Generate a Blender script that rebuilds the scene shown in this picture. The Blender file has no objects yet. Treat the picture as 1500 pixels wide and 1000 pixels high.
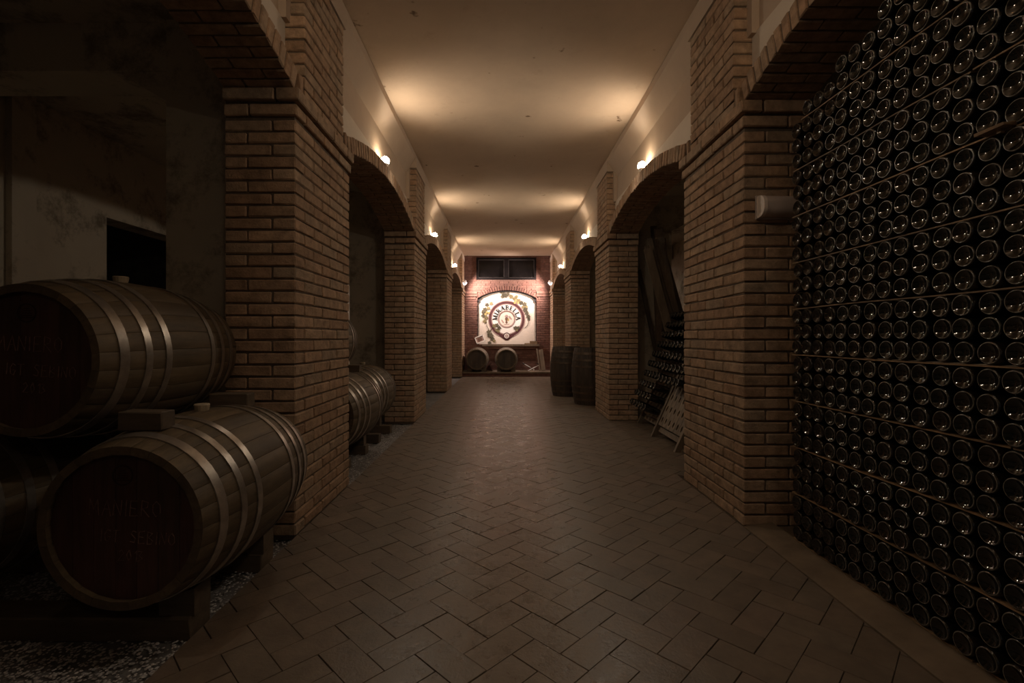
import bpy, bmesh, math, random
from mathutils import Vector, Matrix
random.seed(7)
S = bpy.context.scene
C = S.collection

# ------------------------------------------------------------------ camera
cam_d = bpy.data.cameras.new('camera')
cam = bpy.data.objects.new('camera', cam_d); C.objects.link(cam)
cam.location = (0, 0, 1.055); cam.rotation_euler = (math.pi/2, 0, 0)
cam_d.sensor_width = 36; cam_d.lens = 36*700/1500
cam_d.shift_x = 13/1500; cam_d.shift_y = -6/1500
cam_d.clip_start = .05; cam_d.clip_end = 60
S.camera = cam

# ------------------------------------------------------------------ world and exposure
WORLD = .09
w = bpy.data.worlds.new('world'); S.world = w; w.use_nodes = True
w.node_tree.nodes['Background'].inputs[0].default_value = (.60, .60, .62, 1)
w.node_tree.nodes['Background'].inputs[1].default_value = WORLD
S.view_settings.view_transform = 'Standard'; S.view_settings.look = 'None'
S.view_settings.gamma = 1; S.view_settings.use_curve_mapping = False
S.view_settings.exposure = 0.0
UP_W, BULB_W, END_W = 19.5, 22.0, 16.5       # lamp powers: upward reflector, bare bulb, white end spots

# ------------------------------------------------------------------ materials
def mat(name): 
    m = bpy.data.materials.new(name); m.use_nodes = True
    nt = m.node_tree; b = nt.nodes['Principled BSDF']
    return m, nt, b
def noise(nt, scale, detail=4, rough=.6, coord='Object', rnd=True, stretch=None):
    tc = nt.nodes.new('ShaderNodeTexCoord')
    n = nt.nodes.new('ShaderNodeTexNoise'); n.inputs['Scale'].default_value = scale
    n.inputs['Detail'].default_value = detail; n.inputs['Roughness'].default_value = rough
    v = tc.outputs[coord]
    if stretch:
        mp = nt.nodes.new('ShaderNodeMapping'); mp.inputs['Scale'].default_value = stretch
        nt.links.new(v, mp.inputs[0]); v = mp.outputs[0]
    if rnd:
        oi = nt.nodes.new('ShaderNodeObjectInfo')
        sc = nt.nodes.new('ShaderNodeVectorMath'); sc.operation = 'ADD'
        mu = nt.nodes.new('ShaderNodeMath'); mu.operation = 'MULTIPLY'; mu.inputs[1].default_value = 57.0
        nt.links.new(oi.outputs['Random'], mu.inputs[0])
        nt.links.new(v, sc.inputs[0]); nt.links.new(mu.outputs[0], sc.inputs[1]); v = sc.outputs[0]
    nt.links.new(v, n.inputs['Vector'])
    return n
def ramp(nt, src, stops):
    r = nt.nodes.new('ShaderNodeValToRGB')
    e = r.color_ramp.elements
    while len(e) < len(stops): e.new(.5)
    for el, (p, c) in zip(e, stops): el.position = p; el.color = (*c, 1) if len(c) == 3 else c
    nt.links.new(src, r.inputs[0]); return r
def mixc(nt, fac, a, b, mode='MIX'):
    m = nt.nodes.new('ShaderNodeMix'); m.data_type = 'RGBA'; m.blend_type = mode
    if isinstance(fac, (int, float)): m.inputs[0].default_value = fac
    else: nt.links.new(fac, m.inputs[0])
    for s, i in ((a, 6), (b, 7)):
        if isinstance(s, tuple): m.inputs[i].default_value = (*s, 1)
        else: nt.links.new(s, m.inputs[i])
    return m.outputs[2]
def bump(nt, b, src, strength, dist=.01):
    bp = nt.nodes.new('ShaderNodeBump'); bp.inputs['Strength'].default_value = strength
    bp.inputs['Distance'].default_value = dist
    nt.links.new(src, bp.inputs['Height']); nt.links.new(bp.outputs[0], b.inputs['Normal'])
def dull(m, v=.1):
    m.node_tree.nodes['Principled BSDF'].inputs['Specular IOR Level'].default_value = v; return m
def simple(name, col, rough=.7, metal=0, nscale=8, var=.35, bstr=.2, bdist=.004, stretch=None, rnd=True, spec=.5, rndvar=.0):
    m, nt, b = mat(name)
    n = noise(nt, nscale, 5, .65, rnd=rnd, stretch=stretch)
    lo = tuple(c*(1-var) for c in col); hi = tuple(min(1, c*(1+var)) for c in col)
    r = ramp(nt, n.outputs[0], [(.3, lo), (.7, hi)])
    out = r.outputs[0]
    if rndvar:
        oi = nt.nodes.new('ShaderNodeObjectInfo')
        r2 = ramp(nt, oi.outputs['Random'], [(0, (1-rndvar,)*3), (1, (1+rndvar,)*3)])
        out = mixc(nt, 1.0, out, r2.outputs[0], 'MULTIPLY')
    nt.links.new(out, b.inputs['Base Color'])
    b.inputs['Roughness'].default_value = rough; b.inputs['Metallic'].default_value = metal
    b.inputs['Specular IOR Level'].default_value = spec
    if bstr: bump(nt, b, n.outputs[0], bstr, bdist)
    return m
def brick_mat(name, a, b_, c):
    m, nt, b = mat(name)
    oi = nt.nodes.new('ShaderNodeObjectInfo')
    r = ramp(nt, oi.outputs['Random'], [(0, a), (.5, b_), (1, c)])
    n = noise(nt, 14, 6, .7); n2 = noise(nt, 90, 3, .6)
    r2 = ramp(nt, n.outputs[0], [(.3, (.55,)*3), (.7, (1.25,)*3)])
    col = mixc(nt, 1.0, r.outputs[0], r2.outputs[0], 'MULTIPLY')
    nt.links.new(col, b.inputs['Base Color'])
    b.inputs['Roughness'].default_value = .9; b.inputs['Specular IOR Level'].default_value = .25
    ad = nt.nodes.new('ShaderNodeMath'); ad.operation = 'ADD'
    nt.links.new(n.outputs[0], ad.inputs[0]); nt.links.new(n2.outputs[0], ad.inputs[1])
    bump(nt, b, ad.outputs[0], .55, .006)
    return m
M = {}
M['brick'] = brick_mat('rough_brick', (.35, .22, .138), (.43, .285, .182), (.37, .265, .18))
M['brick_end'] = brick_mat('end_brick', (.16, .075, .058), (.20, .105, .08), (.14, .07, .056))
# joined bricks vary by position instead of by object
def joined_brick_mat(name, cols):
    m, nt, b = mat(name)
    tc = nt.nodes.new('ShaderNodeTexCoord')
    at = nt.nodes.new('ShaderNodeAttribute'); at.attribute_name = 'tone'
    r = ramp(nt, at.outputs['Fac'], [(0, cols[0]), (.5, cols[1]), (1, cols[2])])
    n = noise(nt, 14, 6, .7, rnd=False)
    r2 = ramp(nt, n.outputs[0], [(.3, (.6,)*3), (.7, (1.2,)*3)])
    nt.links.new(mixc(nt, 1.0, r.outputs[0], r2.outputs[0], 'MULTIPLY'), b.inputs['Base Color'])
    b.inputs['Roughness'].default_value = .9; b.inputs['Specular IOR Level'].default_value = .25
    bump(nt, b, n.outputs[0], .5, .006)
    return m
M['brick_far'] = joined_brick_mat('rough_brick_joined', [(.35, .22, .138), (.43, .285, .182), (.37, .265, .18)])
M['brick_endj'] = joined_brick_mat('end_brick_joined', [(.16, .075, .058), (.20, .105, .08), (.14, .07, .056)])
M['mortar'] = simple('mortar', (.14, .105, .078), .95, nscale=25, var=.3, bstr=.6, rnd=False, spec=.2)
M['mortar_end'] = simple('mortar_pale', (.16, .09, .07), .95, nscale=25, var=.3, bstr=.6, rnd=False, spec=.2)
def plaster(name, base, stain, thr=.62, spots=False):
    m, nt, b = mat(name)
    n = noise(nt, 1.6, 8, .65, rnd=False)
    r = ramp(nt, n.outputs[0], [(.3, tuple(c*.86 for c in base)), (.7, base)])
    n2 = noise(nt, 2.3, 9, .75, rnd=False)
    r2 = ramp(nt, n2.outputs[0], [(thr, (0,)*3), (thr+.12, (1,)*3)])
    col = mixc(nt, r2.outputs[0], r.outputs[0], stain)
    if spots:
        n3 = noise(nt, 5.5, 3, .5, rnd=False)
        r3 = ramp(nt, n3.outputs[0], [(.70, (0,)*3), (.735, (1,)*3)])
        col = mixc(nt, r3.outputs[0], col, (.16, .10, .06))
    nt.links.new(col, b.inputs['Base Color'])
    b.inputs['Roughness'].default_value = .85; b.inputs['Specular IOR Level'].default_value = .2
    n4 = noise(nt, 9, 6, .6, rnd=False)
    bump(nt, b, n4.outputs[0], .25, .012)
    return m
M['ceiling'] = plaster('ceiling_plaster', (.54, .405, .29), (.45, .33, .23), .58, True)
M['plaster'] = plaster('wall_plaster', (.66, .57, .47), (.55, .46, .37))
M['peach'] = plaster('peach_plaster', (.50, .385, .29), (.43, .33, .25))
M['side_plaster'] = plaster('stained_plaster', (.68, .60, .48), (.29, .24, .18), .5)
def tile_mat():
    m, nt, b = mat('terracotta_paver')
    at = nt.nodes.new('ShaderNodeAttribute'); at.attribute_name = 'tone'
    r = ramp(nt, at.outputs['Fac'], [(0, (.130, .095, .066)), (.35, (.162, .118, .082)), (.7, (.142, .110, .079)), (1, (.162, .113, .081))])
    n = noise(nt, 9, 6, .7, rnd=False); n2 = noise(nt, 60, 4, .7, rnd=False)
    r2 = ramp(nt, n.outputs[0], [(.3, (.72,)*3), (.7, (1.15,)*3)])
    nt.links.new(mixc(nt, 1.0, r.outputs[0], r2.outputs[0], 'MULTIPLY'), b.inputs['Base Color'])
    rr = ramp(nt, n.outputs[0], [(.3, (.21,)*3), (.7, (.40,)*3)])
    # the walked strip in the middle is polished, the sides are dull
    tc = nt.nodes.new('ShaderNodeTexCoord'); sp = nt.nodes.new('ShaderNodeSeparateXYZ'); nt.links.new(tc.outputs['Object'], sp.inputs[0])
    ab = nt.nodes.new('ShaderNodeMath'); ab.operation = 'ABSOLUTE'; nt.links.new(sp.outputs[0], ab.inputs[0])
    wr = ramp(nt, ab.outputs[0], [(.35, (0,)*3), (.95, (1,)*3)])
    nt.links.new(mixc(nt, wr.outputs[0], rr.outputs[0], (.55, .55, .55)), b.inputs['Roughness'])
    b.inputs['Specular IOR Level'].default_value = .5
    ad = nt.nodes.new('ShaderNodeMath'); ad.operation = 'MULTIPLY_ADD'; ad.inputs[1].default_value = .35
    nt.links.new(n2.outputs[0], ad.inputs[0]); nt.links.new(n.outputs[0], ad.inputs[2])
    bump(nt, b, ad.outputs[0], .55, .006)
    return m
M['tile'] = tile_mat()
M['grout'] = simple('dark_grout', (.045, .028, .018), .95, nscale=20, rnd=False)
M['concrete'] = simple('dusty_concrete', (.16, .115, .075), .85, nscale=5, var=.3, bstr=.4, bdist=.01, rnd=False)
M['earth'] = simple('dark_earth', (.17, .157, .148), .95, nscale=9, rnd=False, bstr=.5)
M['gravel'] = simple('grey_gravel', (.50, .47, .45), .9, nscale=30, var=.45, bstr=.3, rnd=False)
def oak_mat(name, a, b_, c, st=(14, 1.2, 14)):
    m, nt, b = mat(name)
    oi = nt.nodes.new('ShaderNodeObjectInfo')
    r = ramp(nt, oi.outputs['Random'], [(0, a), (.5, b_), (1, c)])
    n = noise(nt, 3.2, 7, .7, stretch=st); n2 = noise(nt, 2.2, 5, .6)
    r2 = ramp(nt, n.outputs[0], [(.3, (.6,)*3), (.7, (1.15,)*3)])
    col = mixc(nt, 1.0, r.outputs[0], r2.outputs[0], 'MULTIPLY')
    r3 = ramp(nt, n2.outputs[0], [(.35, (.62,)*3), (.65, (1.1,)*3)])
    col = mixc(nt, 1.0, col, r3.outputs[0], 'MULTIPLY')
    nt.links.new(col, b.inputs['Base Color']); b.inputs['Roughness'].default_value = .62
    bump(nt, b, n.outputs[0], .35, .003)
    return m
M['oak'] = oak_mat('weathered_oak', (.136, .094, .052), (.148, .103, .057), (.13, .09, .052))
M['oak_dark'] = oak_mat('dark_stained_oak', (.075, .05, .033), (.09, .062, .042), (.06, .04, .028))
M['head'] = oak_mat('wine_stained_head', (.085, .038, .028), (.11, .045, .034), (.09, .045, .033), (14, 14, 1.2))
M['timber'] = oak_mat('old_timber', (.14, .10, .065), (.17, .12, .075), (.12, .085, .055), (1.2, 9, 9))
M['lath'] = oak_mat('pale_lath', (.34, .21, .11), (.30, .19, .10), (.26, .17, .10), (9, 1, 9))
M['board'] = oak_mat('grey_board', (.20, .145, .10), (.26, .19, .13), (.16, .12, .09), (9, 9, 1))
M['rackwood'] = oak_mat('rack_wood', (.26, .20, .14), (.30, .23, .16), (.24, .18, .125), (9, 9, 1))
M['hoop'] = simple('galvanised_hoop', (.42, .37, .32), .36, .8, nscale=12, var=.35, bstr=.15, bdist=.002)
M['hoop_dark'] = simple('rusty_hoop', (.12, .085, .06), .5, .6, nscale=12, var=.4, bstr=.15, bdist=.002)
M['chalk'] = simple('chalk_line', (.21, .13, .105), .95, nscale=60, var=.5, bstr=0)
M['brand'] = simple('burnt_mark', (.03, .016, .012), .8, nscale=40, var=.3, bstr=0)
M['bung'] = simple('silicone_bung', (.40, .32, .22), .6, nscale=10, var=.15, bstr=0)
M['metal'] = simple('dark_metal', (.05, .045, .04), .45, .8, nscale=10)
M['white_metal'] = simple('white_enamel', (.72, .70, .68), .35, 0, nscale=10, var=.08, bstr=0)
M['lampbody'] = simple('off_white_plastic', (.52, .43, .38), .5, 0, nscale=6, var=.12, bstr=0)
M['diffuser'] = simple('milky_diffuser', (.72, .62, .54), .35, 0, nscale=6, var=.06, bstr=0)
def glass_mat():
    m, nt, b = mat('dark_bottle_glass')
    oi = nt.nodes.new('ShaderNodeObjectInfo')
    r = ramp(nt, oi.outputs['Random'], [(0, (.006, .008, .008)), (.6, (.010, .010, .008)), (1, (.016, .011, .008))])
    # worn, dusty base ring with its rim highlight painted in (bottle axis is x)
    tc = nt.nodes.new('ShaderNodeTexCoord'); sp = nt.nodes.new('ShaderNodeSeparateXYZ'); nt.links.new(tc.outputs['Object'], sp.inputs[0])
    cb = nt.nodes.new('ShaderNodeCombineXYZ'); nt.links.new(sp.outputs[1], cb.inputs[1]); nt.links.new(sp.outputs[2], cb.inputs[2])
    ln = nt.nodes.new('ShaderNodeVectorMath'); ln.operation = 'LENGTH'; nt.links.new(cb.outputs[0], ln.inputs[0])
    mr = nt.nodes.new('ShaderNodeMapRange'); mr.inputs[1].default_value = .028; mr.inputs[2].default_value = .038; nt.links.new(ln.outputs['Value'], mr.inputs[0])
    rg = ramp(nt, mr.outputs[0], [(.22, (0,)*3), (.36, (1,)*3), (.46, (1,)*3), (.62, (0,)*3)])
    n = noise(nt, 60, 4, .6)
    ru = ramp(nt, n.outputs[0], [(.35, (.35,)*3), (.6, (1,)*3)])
    wear_highlight = mixc(nt, 1.0, rg.outputs[0], ru.outputs[0], 'MULTIPLY')
    col = mixc(nt, wear_highlight, r.outputs[0], (.20, .18, .155))
    nt.links.new(col, b.inputs['Base Color'])
    nt.links.new(mixc(nt, wear_highlight, (.05, .05, .05), (.30, .30, .30)), b.inputs['Roughness'])
    b.inputs['IOR'].default_value = 1.6; b.inputs['Specular IOR Level'].default_value = .6
    return m
M['glass'] = glass_mat()
M['pane'] = simple('dark_window_glass', (.006, .005, .005), .12, 0, nscale=4, var=.4, bstr=0)
M['frame'] = simple('black_frame', (.008, .006, .006), .6, 0, nscale=8)
dull(M['frame']); dull(M['pane'], .25)
M['frame_line'] = simple('grey_bead', (.07, .06, .058), .5, .3, nscale=8)
M['cream'] = plaster('mural_cream', (.80, .70, .60), (.74, .60, .50), .55)
M['p_white'] = simple('paint_white', (.82, .78, .72), .7, nscale=20, var=.05, bstr=0)
M['p_maroon'] = simple('paint_maroon', (.085, .022, .024), .7, nscale=20, var=.2, bstr=0)
M['p_taupe'] = simple('paint_taupe', (.36, .25, .22), .7, nscale=20, var=.15, bstr=0)
M['p_black'] = simple('paint_black', (.022, .017, .018), .7, nscale=20, var=.2, bstr=0)
M['p_leaf'] = simple('paint_leaf', (.20, .16, .075), .7, nscale=30, var=.4, bstr=0, rndvar=.35)
M['p_leafd'] = simple('paint_leaf_dark', (.09, .075, .045), .7, nscale=30, var=.4, bstr=0, rndvar=.35)
M['p_gold'] = simple('paint_gold', (.45, .33, .13), .7, nscale=30, var=.3, bstr=0)
M['p_brown'] = simple('paint_brown', (.16, .085, .055), .7, nscale=30, var=.3, bstr=0)
M['p_grape'] = simple('paint_grape', (.16, .15, .14), .7, nscale=30, var=.3, bstr=0)
def emis(name, col, st):
    m, nt, b = mat(name)
    b.inputs['Base Color'].default_value = (*col, 1)
    b.inputs['Emission Color'].default_value = (*col, 1); b.inputs['Emission Strength'].default_value = st
    return m
M['bulb'] = emis('warm_bulb', (1, .82, .58), 75)
M['rim_glow'] = emis('lit_rim', (1, .9, .88), 3)
M['bulb_white'] = emis('white_bulb', (1, .9, .86), 30)

# ------------------------------------------------------------------ helpers
def link(o, parent=None):
    C.objects.link(o)
    if parent is not None: o.parent = parent
    return o
def meshobj(name, me, m=None, parent=None, loc=(0, 0, 0), rot=(0, 0, 0)):
    if m is not None and not me.materials: me.materials.append(M[m] if isinstance(m, str) else m)
    o = bpy.data.objects.new(name, me); o.location = loc; o.rotation_euler = rot
    return link(o, parent)
def tag(o, label=None, cat=None, group=None, kind=None):
    if label: o['label'] = label
    if cat: o['category'] = cat
    if group: o['group'] = group
    if kind: o['kind'] = kind
    return o
def thing(name, label, cat, loc=(0, 0, 0), rot=(0, 0, 0), group=None):
    o = bpy.data.objects.new(name, None); o.location = loc; o.rotation_euler = rot
    o.empty_display_size = .1
    link(o); return tag(o, label, cat, group)
class MB:
    def __init__(s): s.v = []; s.f = []; s.t = []
    def add(s, vs, fs, tone=None):
        n = len(s.v); s.v += [tuple(p) for p in vs]; s.f += [tuple(i+n for i in f) for f in fs]
        s.t += [tone if tone is not None else .5]*len(fs)
        return s
    def box(s, x0, x1, y0, y1, z0, z1, tone=None, j=0):
        r = lambda: random.uniform(-j, j) if j else 0
        vs = [(x+r(), y+r(), z+r()) for z in (z0, z1) for y in (y0, y1) for x in (x0, x1)]
        return s.add(vs, [(0, 2, 3, 1), (4, 5, 7, 6), (0, 1, 5, 4), (2, 6, 7, 3), (0, 4, 6, 2), (1, 3, 7, 5)], tone)
    def prism(s, poly, axis, a, b, tone=None):
        """poly: 2-D outline; axis 'x','y','z' is the extrusion direction a..b"""
        def P(u, v, t): return {'x': (t, u, v), 'y': (u, t, v), 'z': (u, v, t)}[axis]
        n = len(poly)
        vs = [P(u, v, a) for u, v in poly]+[P(u, v, b) for u, v in poly]
        fs = [tuple(range(n))[::-1], tuple(range(n, 2*n))]+[(i, (i+1) % n, n+(i+1) % n, n+i) for i in range(n)]
        return s.add(vs, fs, tone)
    def obb(s, c, ax, ay, az, tone=None):
        c = Vector(c); ax, ay, az = Vector(ax), Vector(ay), Vector(az)
        vs = [c+ax*i+ay*j+az*k for k in (-1, 1) for j in (-1, 1) for i in (-1, 1)]
        return s.add(vs, [(0, 2, 3, 1), (4, 5, 7, 6), (0, 1, 5, 4), (2, 6, 7, 3), (0, 4, 6, 2), (1, 3, 7, 5)], tone)
    def lathe(s, prof, n=24, axis='z', closed=False, tone=None):
        vs = []; fs = []
        for k in range(n):
            a = 2*math.pi*k/n; c, d = math.cos(a), math.sin(a)
            for r, h in prof:
                vs.append({'z': (r*c, r*d, h), 'y': (r*c, h, r*d), 'x': (h, r*c, r*d)}[axis])
        m = len(prof)
        for k in range(n):
            k2 = (k+1) % n
            for i in range(m if closed else m-1):
                i2 = (i+1) % m
                fs.append((k*m+i, k2*m+i, k2*m+i2, k*m+i2))
        return s.add(vs, fs, tone)
    def tube(s, pts, r, n=6, tone=None):
        pts = [Vector(p) for p in pts]; rings = []
        vs = []; fs = []
        for i, p in enumerate(pts):
            d = (pts[min(i+1, len(pts)-1)]-pts[max(i-1, 0)]).normalized()
            u = d.orthogonal().normalized(); v = d.cross(u)
            rr = r[i] if isinstance(r, (list, tuple)) else r
            for k in range(n):
                a = 2*math.pi*k/n; vs.append(p+u*rr*math.cos(a)+v*rr*math.sin(a))
        for i in range(len(pts)-1):
            for k in range(n):
                fs.append((i*n+k, i*n+(k+1) % n, (i+1)*n+(k+1) % n, (i+1)*n+k))
        fs += [tuple(range(n))[::-1], tuple(range((len(pts)-1)*n, len(pts)*n))]
        return s.add(vs, fs, tone)
    def mesh(s, name, smooth=False, fix=True):
        me = bpy.data.meshes.new(name); me.from_pydata(s.v, [], s.f)
        a = me.attributes.new('tone', 'FLOAT', 'FACE'); a.data.foreach_set('value', s.t)
        if fix:
            bm = bmesh.new(); bm.from_mesh(me); bmesh.ops.recalc_face_normals(bm, faces=bm.faces); bm.to_mesh(me); bm.free()
        if smooth: me.polygons.foreach_set('use_smooth', [True]*len(me.polygons))
        me.update(); return me
    def build(s, name, m, parent=None, smooth=False, loc=(0, 0, 0), rot=(0, 0, 0), kind=None):
        o = meshobj(name, s.mesh(name, smooth), m, parent, loc, rot)
        if kind: o['kind'] = kind
        return o
def auto_smooth(me, ang=40):
    bm = bmesh.new(); bm.from_mesh(me)
    for f in bm.faces: f.smooth = True
    for e in bm.edges:
        if len(e.link_faces) == 2 and e.calc_face_angle(0) > math.radians(ang): e.smooth = False
    bm.to_mesh(me); bm.free(); return me
_bc = {}
def brick_mesh(lx, ly, lz, m='brick', bev=.0055, jit=.0022):
    """one of four worn chamfered bricks of this size, shared by all alike bricks"""
    k = (round(lx, 3), round(ly, 3), round(lz, 3), m, random.randrange(4))
    if k not in _bc:
        bm = bmesh.new(); bmesh.ops.create_cube(bm, size=1)
        for v in bm.verts: v.co = Vector((v.co.x*lx, v.co.y*ly, v.co.z*lz))
        bmesh.ops.bevel(bm, geom=list(bm.edges), offset=bev, segments=1, affect='EDGES')
        for v in bm.verts: v.co += Vector([random.uniform(-jit, jit) for _ in range(3)])
        me = bpy.data.meshes.new('brick'); bm.to_mesh(me); bm.free(); me.materials.append(M[m]); _bc[k] = me
    return _bc[k]
def copy_tree(o, parent=None, mats=None):
    c = o.copy(); C.objects.link(c); c.parent = parent
    for ch in list(o.children): copy_tree(ch, c)
    return c
ORD = ['', 'first', 'second', 'third', 'fourth', 'fifth', 'sixth', 'seventh', 'eighth', 'ninth', 'tenth', 'eleventh', 'twelfth', 'thirteenth', 'fourteenth', 'fifteenth', 'sixteenth', 'seventeenth', 'eighteenth', 'nineteenth', 'twentieth',
       'twenty-first', 'twenty-second', 'twenty-third', 'twenty-fourth', 'twenty-fifth', 'twenty-sixth', 'twenty-seventh', 'twenty-eighth', 'twenty-ninth', 'thirtieth', 'thirty-first', 'thirty-second']

# ------------------------------------------------------------------ layout (metres; y = depth from the camera)
XF = {-1: -1.10, 1: 1.342}           # aisle faces of the piers
Y0 = {-1: 2.53, 1: 2.665}            # near face of the first pier on each side
PITCH, PD, PT = 3.405, .885, .375    # bay pitch, pier depth along the aisle, pier thickness
NC, CH = 34, .065                    # brick courses and their height
ZCAP = NC*CH                         # 2.21
CAPH = .079
ZSPR = ZCAP+2*CAPH                   # springing of the arches
ZCEIL = 3.385
YEND = 13.65
SPAN = (PITCH-PD)/2
RISE = .20
RAD = (SPAN*SPAN+RISE*RISE)/(2*RISE)
RING = .12
ZPIL = 3.19
JT = .009

# ------------------------------------------------------------------ floor
sx, sy, X00, Y00 = .0808, .0808, -.052, 1.512
def clip_poly(poly, x0, x1, y0, y1):
    def cl(p, f):
        out = []
        for i in range(len(p)):
            a, b = p[i], p[(i+1) % len(p)]; fa, fb = f(a), f(b)
            if fa >= 0: out.append(a)
            if (fa >= 0) != (fb >= 0):
                t = fa/(fa-fb); out.append((a[0]+(b[0]-a[0])*t, a[1]+(b[1]-a[1])*t))
        return out
    for f in (lambda p: p[0]-x0, lambda p: x1-p[0], lambda p: p[1]-y0, lambda p: y1-p[1]):
        poly = cl(poly, f)
        if len(poly) < 3: return None
    return poly
floor = bpy.data.objects.new('floor', None); link(floor); floor['kind'] = 'structure'
MB().box(XF[-1], XF[1], -4, YEND+.3, -.06, -.006).box(XF[1], 3.5, 3.55, YEND+.3, -.06, -.006).build('grout_bed', 'grout', floor)
def paver(mb, poly, tone, z=0):
    n = len(poly); cx = sum(p[0] for p in poly)/n; cy = sum(p[1] for p in poly)/n
    def sh(p, d):
        dx, dy = p[0]-cx, p[1]-cy; L = math.hypot(dx, dy); k = max(0, (L-d)/L); return (cx+dx*k, cy+dy*k)
    tilt = [random.uniform(-.0006, .0006) for _ in range(2)]
    A = [sh(p, .0016) for p in poly]; B = [sh(p, .0034) for p in poly]
    hz = lambda p: z+(p[0]-cx)*tilt[0]*8+(p[1]-cy)*tilt[1]*8
    vs = [(p[0], p[1], -.008) for p in A]+[(p[0], p[1], hz(p)-.0025) for p in A]+[(p[0], p[1], hz(p)) for p in B]
    fs = [tuple(range(2*n, 3*n))]
    for l in (0, 1): fs += [(l*n+i, l*n+(i+1) % n, (l+1)*n+(i+1) % n, (l+1)*n+i) for i in range(n)]
    mb.add(vs, fs, tone)
cand = []
def lat(i, j): return (X00+(i+j)*sx, Y00+(j-i)*sy)
for q in range(-60, 170):            # q = j-i ; p = i+j
    for p in range(-20, 50):
        if (p+q) % 2: continue
        i, j = (p-q)//2, (p+q)//2
        if p % 4 == 1: poly = [lat(i, j), lat(i+2, j), lat(i+2, j+1), lat(i, j+1)]
        elif p % 4 == 3: poly = [lat(i, j), lat(i+1, j), lat(i+1, j+2), lat(i, j+2)]
        else: continue
        poly = clip_poly(poly, XF[-1], XF[1]-.002 if sum(q_[1] for q_ in poly)/4 < 3.62 else 3.48, -3.9, YEND+.25)
        if poly: cand.append(poly)
def dist(poly): return sum(p[1] for p in poly)/len(poly)
def inview(poly): return max(p[1] for p in poly) > 1.45 and min(p[0] for p in poly) < XF[1]
near = sorted([p for p in cand if inview(p)], key=dist)
rest = near[300:]+[p for p in cand if not inview(p)]
for p in near[:300]:
    mb = MB(); cx = sum(q[0] for q in p)/len(p); cy = dist(p)
    paver(mb, p, random.random(), random.uniform(-.0012, .0012))
    meshobj('tile', mb.mesh('tile', fix=False), 'tile', floor)
mb = MB()
for p in rest: paver(mb, p, random.random(), random.uniform(-.0012, .0012))
mb.build('tile_field', 'tile', floor, kind='stuff')
# ground of the side aisles
g = MB().box(-6, XF[-1], -4, YEND+.3, -.10, -.035).build('floor_left', 'earth'); g['kind'] = 'structure'
g = MB().box(XF[1]+.001, 6, -4, 3.55, -.10, 0).box(XF[1]+.001, 6, 3.55, YEND+.3, -.12, -.065).build('floor_right', 'concrete'); g['kind'] = 'structure'
# gravel under the barrels
mb = MB()
ico = [(0, 0, 1), (.894, 0, .447), (.276, .851, .447), (-.724, .526, .447), (-.724, -.526, .447), (.276, -.851, .447)]
icf = [(0, 1, 2), (0, 2, 3), (0, 3, 4), (0, 4, 5), (0, 5, 1)]
for k in range(30000):
    y = 1.25+5.0*random.random()**2.0; x = XF[-1]-.004-1.5*random.random()
    s_ = random.uniform(.0035, .008); a = random.uniform(0, 6.28); z = -.036+random.uniform(-.003, .012)
    if x > XF[-1]-.012: x -= .012
    c, d = math.cos(a)*s_*random.uniform(.7, 1.3), math.sin(a)*s_; s2 = s_*random.uniform(.5, .9)
    mb.add([(x+c*p[0]-d*p[1], y+d*p[0]+c*p[1], z+s2*p[2]) for p in ico], icf)
tag(mb.build('gravel', 'gravel'), 'grey gravel bed under the oak barrels left of the paving', 'gravel', kind='stuff')
# concrete fillet in front of the bottle wall
mb = MB()
prof = [(XF[1], -.05), (XF[1], .004), (1.40, .014), (1.47, .022), (1.50, .024), (1.50, -.05)]
mb.prism(prof, 'y', .147, Y0[1]-.002)
o = mb.build('trim_5', 'concrete'); o['kind'] = 'structure'

# ------------------------------------------------------------------ brick piers
def pier_rows(s, k):
    """bricks of one pier in its local frame: origin at the aisle-face/near corner on the floor.
    x grows into the wall (outward), y along the aisle. Returns (x0,x1,y0,y1,z0,z1)."""
    out = []
    L, H = .2505, .120
    def course(z0, z1, pr, odd, thick=PT, depth=PD, y0=0, pat=None):
        j = JT
        hd = z1-z0
        # along the aisle face
        y = y0-pr
        seq = ([H]+[L]*3) if odd else ([L]*3+[H])
        if pat: seq = pat
        tot = sum(seq)+j*(len(seq)-1); scale = (depth+2*pr-j*(len(seq)-1))/sum(seq)
        for i, l in enumerate(seq):
            l *= scale
            if i == 0 and odd: d = L
            elif i == 0: d = H
            else: d = H
            d = min(d, thick)
            out.append((-pr, -pr+d, y, y+l, z0, z1))
            if i == 0 and thick > .3:        # second brick on the camera-facing end
                out.append((-pr+d+j, thick, y, y+(H if odd else L), z0, z1))
            y += l+j
    for c in range(NC):
        course(c*CH+JT*.5, (c+1)*CH-JT*.5, 0, c % 2 == 0)
    course(ZCAP+.018, ZCAP+CAPH-.003, .012, True)
    course(ZCAP+CAPH+.016, ZSPR, .026, False)
    # pilaster between the arch springers
    n = 12; h = (ZPIL-ZSPR)/n; pw = .64; y0 = (PD-pw)/2
    for c in range(n):
        course(ZSPR+c*h+JT*.5, ZSPR+(c+1)*h-JT*.5, 0, c % 2 == 1, .135, pw, y0, [.12, .25, .25] if c % 2 else [.25, .25, .12])
    # upright springer bricks beside the arch feet
    for yy in (.047, PD-.047-.055):
        out.append((0, .25, yy+.010, yy+.058, ZSPR+.006, ZSPR+.118))
    return out
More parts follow.
